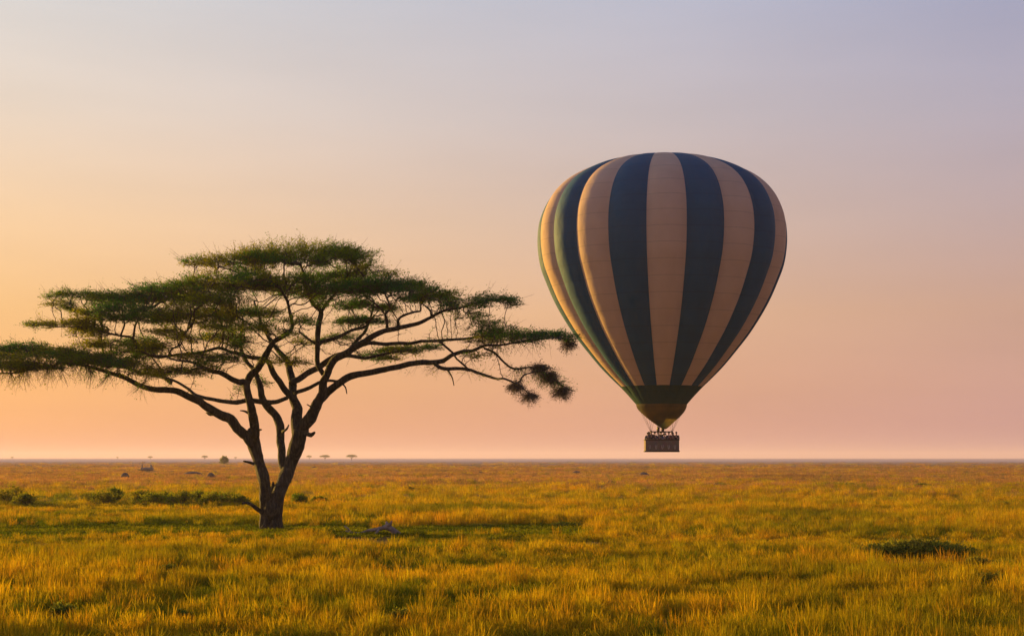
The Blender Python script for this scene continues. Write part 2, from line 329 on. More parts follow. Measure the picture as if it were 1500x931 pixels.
# ------------------------------------------------------------------ foliage helper
def sprays(C, D, length, leaf, per, mb_leaf, mb_twig=None, twig_r=.006, up=.25, droop=0.0):
    """C centres (n,3), D directions (n,3): a thin twig with rows of small leaves"""
    n = len(C); D = D / (np.linalg.norm(D, axis=1)[:, None] + 1e-9); ln = rng.uniform(.6, 1.35, n) * length
    t = rng.random((n, per)); j = rng.normal(0, 1, (n, per, 3)) * np.array([.10, .10, .055]) * length * 1.6
    base = C[:, None, :] + D[:, None, :] * (t * ln[:, None])[..., None] + j; base[..., 2] -= droop * (t ** 2) * ln[:, None]
    ax = D[:, None, :] * .6 + rng.normal(0, .42, (n, per, 3)); ax[..., 2] *= .6; ax[..., 2] += up * .5; ax /= np.linalg.norm(ax, axis=2)[..., None]
    sd_ = np.cross(ax, rng.normal(0, .8, (n, per, 3)) + np.array([0, 0, 1.])); sd_ /= np.linalg.norm(sd_, axis=2)[..., None] + 1e-9
    L_ = (rng.uniform(.6, 1.4, (n, per)) * leaf)[..., None]; Wd = L_ * rng.uniform(.3, .5, (n, per))[..., None]
    a = base; b = base + ax * L_ * .5 + sd_ * Wd * .5; c = base + ax * L_; d = base + ax * L_ * .5 - sd_ * Wd * .5
    V = np.stack([a, b, c, d], 2).reshape(-1, 3); mb_leaf.add(V, np.arange(len(V)).reshape(-1, 4))
    if mb_twig is not None:
        e = C + D * ln[:, None]; e[:, 2] -= droop * ln; U = np.cross(D, [0, 0, 1.]) + 1e-4; U /= np.linalg.norm(U, axis=1)[:, None]; Wv = np.cross(D, U)
        s0 = C - D * .1; r = twig_r; ring = []
        for q in range(3):
            o = (math.cos(q * 2.094) * U + math.sin(q * 2.094) * Wv) * r; ring += [s0 + o, e + o * .35]
        V = np.stack(ring, 1).reshape(-1, 3); b0 = np.arange(n)[:, None] * 6
        Q = np.concatenate([b0 + np.array([[0, 2, 3, 1]]), b0 + np.array([[2, 4, 5, 3]]), b0 + np.array([[4, 0, 1, 5]])]); mb_twig.add(V, Q)

# ------------------------------------------------------------------ the acacia
# limbs traced as (x, y, half width) with the depth they lean through (metres; minus = nearer)
TRUNK = [
 ([(396,782,17),(396,774,15.5),(397,762,14),(398,745,14),(399,728,11),(400,714,5),(400,706,1.5)], 0, 0, .10),
 ([(390,778,12),(390,750,12),(389,728,11),(387,704,10.2),(379,675,9.5),(371,646,10),(370,630,8)], 0, -.5, .07),
 ([(404,778,12),(405,750,12),(407,728,12),(416,704,12),(427,675,11.5),(436,648,12),(439,630,10.5)], 0, .4, .07),
]
LIMB = [
 ([(371,650,8),(358,637,7.6),(346,620,7.2),(323,607,6.8),(302,594,6.5),(285,584,6),(259,574,5.4),(228,570,4.8),(204,564,4.2),(180,553,3.8),(150,544,3.2),(120,535,2.8),(90,532,2.4),(69,537,2),(30,544,1.6),(-4,547,1.2)], -.4, -3.2),
 ([(373,640,7.5),(371,617,7),(365,588,6.5),(359,562,6),(350,560,5),(341,555,4.6),(320,547,4),(300,541,3),(280,531,2.2),(262,528,1.6)], -.5, -3.8),
 ([(359,568,6),(366,553,6),(376,542,6),(382,530,6),(396,509,4.6),(407,498,4.2),(418,491,3.8),(428,478,3.2),(424,455,2.6),(418,435,2),(405,415,1.5)], -1.2, -3.0),
 ([(420,706,8),(415,688,8),(410,657,6.4),(410,631,6.2),(404,611,6),(392,594,6.2),(386,579,5.6),(380,562,4.8),(374,545,4),(362,525,3.2),(352,500,2.6),(356,470,2)], .3, 3.4),
 ([(421,582,3.4),(400,587,3.8),(385,589,4.4),(346,589,3.6),(316,586,3.2),(286,577,2.8),(268,562,2.2),(240,552,1.8)], .8, 3.5),
 ([(437,636,9.5),(434,620,8.4),(433,602,8),(429,582,7.2),(427,559,6.6),(424,544,6),(420,530,5),(405,510,3.6),(388,486,2.8),(380,462,2.2),(372,440,1.6)], .4, 4.5),
 ([(430,585,6),(416,572,5.4),(408,558,5.2),(401,545,5),(392,528,4),(366,524,3.4),(346,518,3),(325,511,2.6),(289,517,2.4),(265,520,2.2),(234,523,2.2),(213,517,2.2),(201,508,2.1),(195,495,2),(177,492,1.8),(147,486,1.4),(120,480,1.1),(75,479,.8)], .8, -2.4),
 ([(428,562,6),(433,556,5.2),(450,547,5),(468,536,4.8),(483,527,4.4),(507,514,3.6),(525,497,2.8),(540,470,2),(548,440,1.4)], 1.0, 4.4),
 ([(440,632,9.5),(443,628,9),(456,605,8.6),(468,585,8),(474,574,7.6),(474,556,6.6),(481,543,6),(492,527,6),(510,514,5.4),(531,499,5),(552,487,4.6),(582,480,3.8),(612,474,3.2),(631,465,2.7),(651,456,2.2),(690,446,1.7),(721,440,1.2),(748,438,.8)], .5, -2.6),
 ([(470,584,7),(477,578,6.6),(495,563,6.2),(516,551,5.8),(540,545,5.2),(570,538,4.8),(600,534,4.6),(636,530,4.2),(661,522,3.4),(685,514,3),(709,508,2.4),(740,503,1.7),(780,498,1.2),(822,496,.8)], .8, -1.6),
 ([(632,530,3.6),(654,541,3),(685,540,2.8),(700,547,2.4),(721,553,2.1),(739,556,1.8),(757,562,1.5),(772,574,1.1)], -.9, -3.2),
 ([(709,510,2),(724,517,1.9),(739,532,1.7),(754,540,1.6),(781,537,1.4),(799,550,1.3),(820,562,1),(842,572,.7)], -1.4, -.2),
 ([(757,562,1.4),(768,550,1.3),(790,545,1),(806,538,.8)], -2.7, -2.0),
 ([(645,500,2),(660,515,1.8),(672,528,1.6),(685,540,1.7)], -1.0, -1.8),
 ([(512,515,4),(531,505,3.4),(570,502,3),(612,502,2.6),(645,499,2.4),(685,495,2.1),(715,490,1.6),(760,490,1.2),(800,490,.8)], .5, 2.6),
 ([(494,525,3.6),(510,521,3.2),(540,523,2.6),(570,516,2),(600,512,1.4)], .5, 3.8),
 ([(432,576,3.4),(450,568,3.2),(465,558,2.8),(480,558,2.4),(495,558,2)], 1.0, 1.6),
 ([(474,548,4),(467,530,4),(466,508,4.2),(467,476,4.6),(470,455,4.2),(459,445,3.4),(450,428,2.8),(445,405,2.2),(440,385,1.6)], .7, .8),
 ([(466,505,3.4),(473,502,3.2),(494,492,3),(515,484,2.6),(535,478,2),(548,462,1.4)], .8, 4.0),
 ([(463,504,2.2),(450,495,1.8),(438,485,1.4)], .7, -1.0),
 ([(470,456,3),(480,443,2.6),(492,430,2.2),(505,412,1.8),(520,396,1.4),(535,380,1)], .8, 2.5),
 ([(567,483,2.6),(565,468,2.2),(563,460,2.1),(570,451,1.7),(567,438,1.3),(560,425,.9)], -1.1, -.3),
 ([(582,480,2.6),(582,469,2.2),(591,462,2),(605,457,1.8),(615,453,1.5),(616,445,1.2),(622,436,.8)], -1.3, -2.4),
 ([(633,465,2),(630,455,1.6),(621,447,1.2),(612,438,.8)], -1.7, -1.0),
 ([(195,496,2),(198,475,1.6),(205,462,1.2),(215,450,.8)], -2.0, -1.0),
 ([(177,492,1.7),(183,472,1.4),(178,460,1),(168,448,.7)], -2.1, -2.8),
 ([(246,522,1.6),(252,512,1.5),(265,502,1.3),(274,484,1)], -1.6, -3),
 ([(250,560,3.4),(234,550,2.8),(210,547,2.4),(180,538,2),(156,532,1.4)], -1.9, .6),
]
STUB = [
 [(384,750,4.4),(377,745,3.8),(369,739,3.2),(360,736,2.4),(355,737,1.6)],
 [(374,680,2.6),(366,677,2.4),(357,675,1.5)],
 [(447,633,3.6),(455,637,3.4),(461,633,1.8)],
 [(371,643,2),(379,630,1.8),(383,629,1)],
 [(414,632,2.2),(420,628,1.6),(423,622,.9)],
 [(366,606,2),(359,602,1.6),(352,601,.8)],
 [(462,601,1.6),(456,596,1.4),(450,592,.9)],
 [(320,606,2),(308,607,2),(302,604,1)],
 [(500,560,1.4),(506,567,1.2),(508,576,.8)],
 [(655,540,1.6),(662,552,1.2),(665,564,.8)],
]
# foliage pads (x, y, half width, half thickness, depth, half depth)
PADS = [
 (440,376,92,14,0,4.2),(335,385,58,7,-.5,2.2),(505,371,42,10,.3,2.4),(392,382,50,7,-1.6,2.2),
 (390,413,85,9,-2.4,3.4),(300,424,85,12,-1,3.4),(232,438,80,11,.5,3),(440,424,50,10,3,3),(318,440,58,11,-3.4,2.6),
 (170,438,62,7,1.2,2.2),(112,434,42,5,1.0,1.4),(205,462,72,13,-1.6,2.6),(275,470,74,12,-2.4,2.8),(335,458,45,9,3,2.4),(160,452,32,7,-2.4,1.4),
 (100,475,52,6,-2.0,1.8),(140,482,30,5,-1.2,1.4),
 (8,522,58,11,-3.0,2.6),(50,512,46,7,-1.5,2),(105,520,52,9,-3.2,2.2),(150,508,42,7,-1,2),(30,537,42,6,-3.6,1.8),(185,532,48,8,-3.2,2),(240,545,44,8,-2.6,2),(150,533,40,6,.6,1.8),(-30,530,40,10,-3,2.4),(62,540,40,4,-3.5,1.4),(215,500,36,6,.8,1.6),(250,488,30,6,-3.4,1.4),
 (290,521,28,7,-2,1.8),(330,495,42,7,1.5,2),(330,528,34,7,-3.6,1.8),(280,545,30,6,-3.2,1.4),
 (380,458,42,7,4.2,2.4),(375,485,38,9,-3,2.2),(440,470,25,8,-3.2,1.8),(418,530,30,7,-2.0,1.6),
 (480,410,46,9,2.4,2.8),(490,428,46,10,-1.4,2.8),(530,403,44,7,2,2.4),(555,416,50,11,-.6,3.0),(600,424,50,11,-1.0,3.0),(636,435,44,10,-2,2.6),(672,445,42,8,-2.4,2.2),(712,440,34,5,-2.6,1.4),(738,438,15,3,-2.6,.8),
 (505,470,24,6,3.6,1.6),(532,470,30,6,4.2,2),(515,447,34,7,3.4,2.2),(560,450,24,5,2.6,1.8),(455,500,26,5,3.8,1.6),
 (685,463,22,5,-2,1.2),(700,474,16,7,-1.8,1),(722,487,36,11,-1.4,2.4),(715,494,26,8,.6,1.8),(765,492,36,8,-.8,2),(802,491,36,6,0,1.4),(830,497,13,5,.2,.7),
 (580,515,42,5,3.6,1.8),(550,524,30,4,3.6,1.4),(625,509,22,4,2.8,1),(385,562,14,8,2.5,.8),(352,572,9,6,2.5,.5),(700,520,24,5,-1.6,1),
]
_r = np.random.default_rng(21)
for _k in range(84):       # small loose tufts of foliage between the tiers
    _p = PADS[_r.integers(0, 50)]
    _x = _p[0] + _r.uniform(-.9, .9) * _p[2]; _y = _p[1] + _r.uniform(5, 24)
    if _y < 540 and not (500 < _x < 700 and _y > 455): PADS.append((_x, _y, _r.uniform(9, 26), _r.uniform(3.5, 7), _p[4] + _r.uniform(-1, 1) * _p[5], _r.uniform(.6, 1.3)))
def acacia():
    bx, by, _ = P(397, 776); root = thing('acacia_tree', (bx, by, 0), label='wide flat-topped acacia with forked dark trunk standing in golden grass', cat='tree'); B = np.array([bx, by, 0])
    nodes, rads = [], []
    def path(pts, d0, d1):
        p = np.array([(x, y, w) for x, y, w in pts], float); seg = np.concatenate([[0], np.cumsum(np.hypot(np.diff(p[:, 0]), np.diff(p[:, 1])))]); s = seg / seg[-1]
        q = []
        for (x, y, w), t in zip(p, s):
            d = TD + d0 + (d1 - d0) * t + .25 * math.sin(t * 9 + pts[0][0]) * min(1, t * 3); w3 = P(x, y, d); q.append([*(w3 - B), w * (.8 if y > 690 else .8 + .2 * min(1, (690 - y) / 60)) * (1 if y > 600 else .88) / F * d])
        return spline(q, .18)
    mb = MB()
    for pts, a, b, fl in TRUNK:
        q = path(pts, a, b); mb.tube(q[:, :3], q[:, 3] * (1 + .05 * np.sin(np.arange(len(q)) * .9)), 20, wob=.05, flute=fl); nodes.append(q[::2, :3]); rads.append(q[::2, 3])
    for k in range(5):   # root flare
        a = k * 1.25 + .3; r0 = .26
        mb.tube([(r0 * .8 * math.cos(a), r0 * .8 * math.sin(a), .55), (r0 * 1.15 * math.cos(a), r0 * 1.15 * math.sin(a), .2), (r0 * 2.3 * math.cos(a), r0 * 2.3 * math.sin(a), -.05)], [.10, .13, .08], 8, wob=.08)
    link('trunk', mb.mesh('trunk', True), root, M_BARK)
    for i, (pts, a, b) in enumerate(LIMB):
        q = path(pts, a, b)
        nk = max(3, len(q) // 3); jit = np.stack([np.interp(np.linspace(0, 1, len(q)), np.linspace(0, 1, nk), rng.normal(0, 1, nk)) for _ in range(3)], -1) * np.minimum(.045, .015 + q[:, 3:4] * .3); q[1:-1, :3] += jit[1:-1]
        m2 = MB(); m2.tube(q[:, :3], q[:, 3] * (1 + rng.uniform(-.03, .03, len(q))), 12, wob=.05, flute=.04); link('limb', m2.mesh('limb', True), root, M_BARK)
        nodes.append(q[:, :3]); rads.append(q[:, 3])
    for pts in STUB:
        p = path(pts, -.15, -.5); m2 = MB(); m2.tube(p[:, :3], p[:, 3], 8, wob=.1); link('broken_stub', m2.mesh('broken_stub', True), root, M_BARK)
    # --- attractors in the pads
    A, leafC, leafD = [], [], []
    ctr = P(410, 640) - B
    for (x, y, rx, ry, d, rd) in PADS:
        rd = rd * .88; c = P(x, y, TD + d) - B; sx, sz = rx / F * (TD + d), ry / F * (TD + d)
        def samp(n, flat):
            a = rng.uniform(0, 6.283, n); r = np.sqrt(rng.random(n)); lump = .80 + .34 * np.sin(a * 3 + x) * np.sin(a * 5 + y) + .22 * np.sin(a * 11 + x) + .25 * rng.random(n); r = r * np.clip(lump, .45, 1.25)
            u, v = r * np.cos(a), r * np.sin(a); edge = np.sqrt(np.clip(1 - r * r, .04, 1))
            z = rng.uniform(-1, 1, n) * flat * edge + .25 * (1 - r * r)
            wav = 2.3 * (fbm(u * sx + x, v * rd + y, 1.5, 3) - .5)
            return np.stack([c[0] + u * sx, c[1] + v * rd, c[2] + (z + wav) * sz + .08 * v * rd - .012 * (v * rd) ** 2], -1), u, v
        ar = math.pi * sx * rd
        A.append(samp(int(8 + ar * 5.0), .5)[0] - [0, 0, sz * .25])
        n = int(ar * 46 + sx * sz * 250); C, u, v = samp(n, .85)
        # thin out in clumps so gaps show
        keep = fbm(C[:, 0] + 50, C[:, 1] * .9 + C[:, 2] * 3 + 50, .7, 3) > .42; C = C[keep]
        D = C - ctr; D[:, 2] *= .15; D /= np.linalg.norm(D, axis=1)[:, None] + 1e-9; D = D + rng.normal(0, .55, D.shape) * [1, 1, .45]; D[:, 2] += .06
        leafC.append(C); leafD.append(D)
    A = np.concatenate(A); ND = np.concatenate(nodes); NR = np.concatenate(rads); nfix = len(ND)
    par = [-1] * nfix; pos = list(ND); fixed_ok = np.array([z[2] > 4.6 for z in ND])
    # --- space colonisation: branches grow from the limbs into the pads
    def near(pts, off):
        D2 = ((A[:, None, :] - pts[None]) ** 2).sum(2); j = D2.argmin(1); return D2[np.arange(len(A)), j], j + off
    idx = np.where(fixed_ok)[0]; bd, bj = near(ND[idx], 0); bj = idx[bj]; alive = np.ones(len(A), bool); step = .20
    mom = {}
    for it in range(70):
        act = alive & (bd > .22 ** 2)
        if not act.any(): break
        new, newp = [], []
        for nidx in np.unique(bj[act]):
            ai = act & (bj == nidx); v = A[ai] - pos[nidx]; v /= np.linalg.norm(v, axis=1)[:, None]; g = v.mean(0)
            pm = mom.get(nidx); g = g / (np.linalg.norm(g) + 1e-9)
            if pm is not None: g = g * .75 + pm * .45
            g += rng.normal(0, .26, 3); g /= np.linalg.norm(g) + 1e-9
            q = pos[nidx] + g * step; mom[len(pos) + len(new)] = g; new.append(q); newp.append(int(nidx))
        off = len(pos); pos += new; par += newp; d2, j2 = near(np.array(new), off); b = d2 < bd; bd[b] = d2[b]; bj[b] = j2[b]
        alive &= ~(bd < .25 ** 2)
        if len(pos) > nfix + 26000: break
    pos = np.array(pos); par = np.array(par); kids = [[] for _ in pos]
    for i in range(nfix, len(pos)): kids[par[i]].append(i)
    rad = np.zeros(len(pos)); tipr = .013
    for i in range(len(pos) - 1, nfix - 1, -1):
        rad[i] = (sum(rad[k] ** 2.1 for k in kids[i])) ** (1 / 2.1) if kids[i] else tipr
    rad = np.minimum(rad, .085); rad[:nfix] = NR
    tw = MB()
    starts = [k for i in range(nfix) for k in kids[i]]; stack = [(k, par[k]) for k in starts]
    while stack:
        k, p = stack.pop(); ch = [pos[p]]; rr = [min(rad[k] * 1.15, rad[p])]
        while True:
            ch.append(pos[k]); rr.append(rad[k])
            if not kids[k]: break
            ks = sorted(kids[k], key=lambda z: -rad[z]); stack += [(z, k) for z in ks[1:]]; k = ks[0]
        tw.tube(ch, rr, 5 if rr[0] > .02 else 4, cap=False)
    # tips carry leaf sprays too
    tips = np.array([i for i in range(nfix, len(pos)) if not kids[i]]); outer = np.array([i for i in range(nfix, len(pos)) if rad[i] < .02])
    C2 = pos[tips]; D2 = pos[tips] - pos[par[tips]]; D2 += rng.normal(0, .1, D2.shape)
    lf = MB(); C = np.concatenate(leafC); D = np.concatenate(leafD)
    sprays(C, D, .38, .07, 14, lf, tw, .0045, up=.2)
    sprays(C2, D2, .30, .09, 10, lf, tw, .006, up=.2)
    pk = outer[rng.random(len(outer)) < .35]; D3 = rng.normal(0, 1, (len(pk), 3)) * [1, 1, .6]; sprays(pos[pk], D3, .26, .075, 5, lf, tw, .005, up=.1)
    pk = outer[rng.random(len(outer)) < .55]; D4 = rng.normal(0, 1, (len(pk), 3)) * [1, 1, .55]; sprays(pos[pk], D4, .45, .05, 3, lf, tw, .009, up=.1)
    # wispy bare twigs on the crown outline and hanging fringes
    k = rng.random(len(C)) < .08; Cb = C[k]; Db = D[k] * [1, 1, 1] + rng.normal(0, .35, (k.sum(), 3)); Db[:, 2] += .38
    sprays(Cb, Db, .62, .05, 3, lf, tw, .008, up=.3)
    low = [(15,562,62,26,-3.3,1.2),(120,565,24,14,-3,1),(110,548,60,8,-3,1.4),(160,556,30,8,-2.8,1),(215,572,35,6,-2.8,1),(790,552,46,20,-1,.8),(745,508,60,7,-1.2,1.2),(620,545,40,5,-1,.6),(820,563,22,14,-.4,.6),(705,486,22,16,-1.5,.9),(700,540,20,8,-1.8,.6),(640,492,30,6,0,.6),(580,468,30,14,0,1.2),(510,490,40,16,2.5,1.6),(250,500,60,14,-1,1.8),(400,500,50,22,1,2.4),(330,565,20,8,0,.8),(665,480,20,10,-1,.8)]
    for (x, y, rx, ry, d, rd) in low:
        n = int(rx * ry * .24); c = P(x, y, TD + d) - B; C = c + rng.uniform(-1, 1, (n, 3)) * [rx / F * TD, rd, ry / F * TD]
        # anchor each wisp on the nearest branch node
        bi = ((C[:, None, :] - pos[None, nfix // 3:]) ** 2).sum(2).argmin(1) + nfix // 3; a = pos[bi]; dirs = C - a; ln = np.linalg.norm(dirs, axis=1); okk = (ln < 1.1)
        a, dirs = a[okk], dirs[okk]; dirs += rng.normal(0, .28, dirs.shape) * [1, 1, .5]
        sprays(a, dirs, .55, .06, 6, lf, tw, .007, up=-.1, droop=.25)
    link('branchwork', tw.mesh('branchwork', False), root, M_TWIG)
    link('crown', lf.mesh('crown'), root, M_LEAF)
    print('acacia leaves', sum(len(q) for q in lf.Q), 'twigs', sum(len(q) for q in tw.Q), 'nodes', len(pos))
acacia()

# shaggy clumps hanging in the drooping right branches
def nests():
    spots = [(789,537,10,8,-1.2,'upper shaggy dark clump in the drooping right branches of the acacia'), (803,551,9,12,-.9,'long dark clump just below the topmost one at the drooping branch'),
             (755,564,8,9,-2.4,'dark clump halfway along the lowest drooping acacia branch'), (775,578,8,7,-3.0,'lowest dark clump at the tip of the lowest drooping branch'),
             (822,572,8,10,-.4,'rightmost hanging dark clump nearest to the balloon'), (832,502,6,7,.2,'small dark clump at the tip of the long right bough')]
    for x, y, rx, ry, d, lab in spots:
        c = P(x, y, TD + d); lf = MB(); n = int(150 + rx * ry * 3); v = rng.normal(0, 1, (n, 3)); v /= np.linalg.norm(v, axis=1)[:, None]; r = rng.random(n)[:, None] ** .4
        s = np.array([rx, (rx + ry) / 2, ry]) / F * TD * np.array([.34, .34, .42])
        sprays(v * r * s * (1 + .7 * np.sin(v[:, :1] * 4 + x)) * rng.uniform(.5, 1.5, (n, 1)), v * [1.6, 1.2, .7] + [.3, 0, -.35], .34, .06, 5, lf, lf, .006, up=-.2, droop=.2)
        o = link('hanging_nest', lf.mesh('hanging_nest'), None, M_NEST); o.location = c; tag(o, lab, 'nest', 'dark clumps hanging in the acacia')
nests()

# ------------------------------------------------------------------ balloon
BD = 130.0; BX = 969.0
def fabric(name, col, col2, trans=.22, spec=.15, rough=.75):
    m, n, l = mat(name); o = n('ShaderNodeOutputMaterial'); b = n('ShaderNodeBsdfPrincipled'); b.inputs['Roughness'].default_value = rough; b.inputs['Specular IOR Level'].default_value = spec
    cc, z = noise_col(n, l, [(.3, col), (.7, col2)], .55, 5)
    # faint horizontal panel seams
    tcn = n('ShaderNodeTexCoord'); sp = n('ShaderNodeSeparateXYZ'); l(tcn.outputs['Object'], sp.inputs[0]); w = n('ShaderNodeMath'); w.operation = 'FRACT'; dv = n('ShaderNodeMath'); dv.operation = 'DIVIDE'; dv.inputs[1].default_value = 1.35; l(sp.outputs['Z'], dv.inputs[0]); l(dv.outputs[0], w.inputs[0])
    lt = n('ShaderNodeMath'); lt.operation = 'LESS_THAN'; lt.inputs[1].default_value = .035; l(w.outputs[0], lt.inputs[0])
    mm = n('ShaderNodeMix'); mm.data_type = 'RGBA'; mm.blend_type = 'MULTIPLY'; l(lt.outputs[0], mm.inputs[0]); l(cc, mm.inputs[6]); mm.inputs[7].default_value = (.76, .76, .76, 1)
    l(mm.outputs[2], b.inputs['Base Color']); t = n('ShaderNodeBsdfTranslucent'); l(mm.outputs[2], t.inputs[0]); mx = n('ShaderNodeMixShader'); mx.inputs[0].default_value = trans
    bp = n('ShaderNodeBump'); bp.inputs['Strength'].default_value = .45; bp.inputs['Distance'].default_value = .3; l(z, bp.inputs['Height']); l(bp.outputs[0], b.inputs['Normal'])
    l(b.outputs[0], mx.inputs[1]); l(t.outputs[0], mx.inputs[2]); l(mx.outputs[0], o.inputs[0]); return m
def balloon():
    m_tan = fabric('tan_fabric', (.68, .48, .35), (.76, .54, .39), .22, .08); m_navy = fabric('navy_fabric', (.004, .074, .145), (.006, .09, .17), .03, .18, .7)
    m_teal = fabric('dark_green_fabric', (.006, .055, .055), (.014, .07, .06), .10); m_scoop = fabric('scoop_fabric', (.06, .075, .045), (.26, .16, .045), .5)
    cx, cy, _ = P(BX, 0, BD); zb = P(BX, 661.5, BD)[2]; root = thing('hot_air_balloon', (cx, cy, zb), label='striped tan and dark blue hot air balloon floating low over the plain', cat='hot air balloon')
    Zp = lambda y: P(BX, y, BD)[2] - zb
    prof = [(223.2,1),(223.3,14),(224,34),(227,62),(234,90),(246,116),(259,137),(274,153),(290,165),(308,173.5),(326,179),(344,181),(360,181),(378,179),(392,176),(405,171.5),(433,160),(452,150.5),(470,140),(490,127),(507,114),(534,92),(552,75),(566.5,60)]
    low = [(566.5,60),(575,52),(584,44),(592,37)]
    ns, NG, ph0 = 12, 20, math.radians(5.3 + 180.0 * 0)
    def shell(profile, y_mouth, matf, sub=3):
        profile = [(y + float(np.interp(y, [223, 234, 246, 274, 308, 344], [9.6, 9.3, 7.5, 4, 1.5, 0])), r_) for y, r_ in profile]
        pp = spline([(0, y, r) for y, r in profile], 6.0)[:, 1:]; V = []; na = NG * ns
        a = np.arange(na) * 2 * math.pi / na
        for y, r in pp:
            R = max(r, .1) / F * BD; fr = (np.arange(na) % ns) / ns
            k = np.clip(r / 60, .0, 1) * np.clip((y - 231) / 12, .15, 1); low_ = np.clip((612 - y) / 60, .35, 1)
            b = .052 * k * low_ * (1 - (2 * fr - 1) ** 2) ** .8          # each gore bellies out between its load tapes
            rr = R * (1 - .048 * k * low_ + b); th = ph0 + a       # th measured from the viewer's side, to the right
            V.append(np.stack([rr * np.sin(th), -rr * np.cos(th), np.full(na, Zp(y))], -1))
        n = len(pp); V = np.concatenate(V); i = np.arange(n - 1)[:, None] * na; j = np.arange(na)[None]; k = (j + 1) % na
        Q = np.stack([i + j, i + na + j, i + na + k, i + k], -1).reshape(-1, 4); mi = np.broadcast_to((j // ns) % 2, (n - 1, na)).ravel()
        return V, Q, mi
    V, Q, mi = shell(prof, 0, None); me = npmesh('envelope', V, Q, True, mi)          # gore just right of centre line is dark blue
    me.materials.append(m_navy); me.materials.append(m_tan); link('envelope', me, root)
    V, Q, mi = shell(low, 0, None); me = npmesh('mouth_band', V, Q, True); me.materials.append(m_teal); link('mouth_band', me, root)
    # crown ring and vent cap
    mb = MB(); a = np.linspace(0, 6.2832, 25); mb.tube(np.stack([.9 * np.cos(a), .9 * np.sin(a), np.full(25, Zp(232.8))], -1), .05, 6); link('crown_ring', mb.mesh('crown_ring', True), root, simple('ring_metal', (.3, .3, .3), .4, .1, 4, .8))
    # scoop: cloth funnel below the mouth that sweeps down to a point on the viewer's side
    V = []; na = 72; rows = 16; r0 = 37 / F * BD; z0 = Zp(592)
    for i in range(rows + 1):
        t = i / rows
        for j in range(na):
            th = j * 2 * math.pi / na; f = max(0, math.cos(th - .05)); s = max(0, f) ** .6          # 1 at the viewer's side
            drop = (1.15 + 1.12 * s) * t; rad = r0 * (1 - .80 * t ** 1.9 * (.55 + .45 * s)); rad *= 1 + .02 * math.sin(th * 10) * t
            V.append((rad * math.sin(th) + .22 * t * t * s, -rad * math.cos(th) * (1 - .25 * t), z0 - drop))
    i = np.arange(rows)[:, None] * na; j = np.arange(na)[None]; k = (j + 1) % na; Q = np.stack([i + j, i + na + j, i + na + k, i + k], -1).reshape(-1, 4)
    link('scoop', npmesh('scoop', np.array(V), Q, True), root, m_scoop)
    # basket
    def mwick():
        m, n, l = mat('wicker'); o = n('ShaderNodeOutputMaterial'); b = n('ShaderNodeBsdfPrincipled'); b.inputs['Roughness'].default_value = .8
        t = n('ShaderNodeTexCoord'); mp_ = n('ShaderNodeMapping'); mp_.inputs['Scale'].default_value = (1, 1, 1); l(t.outputs['Object'], mp_.inputs[0])
        br = n('ShaderNodeTexChecker'); br.inputs['Scale'].default_value = 14; br.inputs['Color1'].default_value = (.36, .25, .19, 1); br.inputs['Color2'].default_value = (.20, .13, .10, 1); l(mp_.outputs[0], br.inputs[0])
        z = n('ShaderNodeTexNoise'); z.inputs['Scale'].default_value = 3; l(mp_.outputs[0], z.inputs[0]); mm = n('ShaderNodeMix'); mm.data_type = 'RGBA'; mm.blend_type = 'MULTIPLY'; mm.inputs[0].default_value = .6; l(br.outputs[0], mm.inputs[6]); l(z.outputs[1], mm.inputs[7])
        l(mm.outputs[2], b.inputs['Base Color']); bp = n('ShaderNodeBump'); bp.inputs['Strength'].default_value = .6; bp.inputs['Distance'].default_value = .03; l(br.outputs['Fac'], bp.inputs['Height']); l(bp.outputs[0], b.inputs['Normal']); l(b.outputs[0], o.inputs[0]); return m
    wick = mwick(); leather = simple('leather', (.05, .025, .018), .6, .3, 6); steel = simple('dark_steel', (.05, .035, .03), .45, .2, 5, .6); rope = simple('cable', (.10, .07, .05), .8, .2, 9)
    hw, hd, H = 1.50, .80, 1.10
    bk = MB(); T = .05
    def wall(x0, y0, x1, y1):
        n = max(2, int(math.hypot(x1 - x0, y1 - y0) / .12)); d = np.array([x1 - x0, y1 - y0]); Lh = np.linalg.norm(d); d /= Lh; nn = np.array([-d[1], d[0]])
        for side in (-1, 1):
            V = []
            for zi in range(13):
                z = H * zi / 12
                for k in range(n + 1): s = Lh * k / n; w = .012 * math.sin(k * 2.2 + zi * math.pi); p = np.array([x0, y0]) + d * s + nn * (side * T / 2 + w); V.append((p[0], p[1], z))
            i = np.arange(12)[:, None] * (n + 1); j = np.arange(n)[None]; bk.add(V, np.stack([i + j, i + j + 1, i + n + 2 + j, i + n + 1 + j], -1).reshape(-1, 4))
    for q in ((-hw, -hd, hw, -hd), (hw, -hd, hw, hd), (hw, hd, -hw, hd), (-hw, hd, -hw, -hd), (-.45, -hd, -.45, hd), (.45, -hd, .45, hd), (-hw, 0, -.45, 0), (.45, 0, hw, 0)): wall(*q)
    bk.box((0, 0, .02), (hw, hd, .03)); basket = link('basket', bk.mesh('basket', True), root, wick)
    def loop(x, y, z): return [(-x, -y, z), (x, -y, z), (x, y, z), (-x, y, z), (-x, -y, z)]
    mb = MB()
    for p, q in zip(loop(hw, hd, H)[:-1], loop(hw, hd, H)[1:]): mb.tube([p, q], .075, 8)
    link('rim', mb.mesh('rim', True), basket, leather)
    mb = MB()
    for p, q in zip(loop(hw + .01, hd + .01, .06)[:-1], loop(hw + .01, hd + .01, .06)[1:]): mb.tube([p, q], .07, 8)
    link('base_skirt', mb.mesh('base_skirt', True), basket, leather)
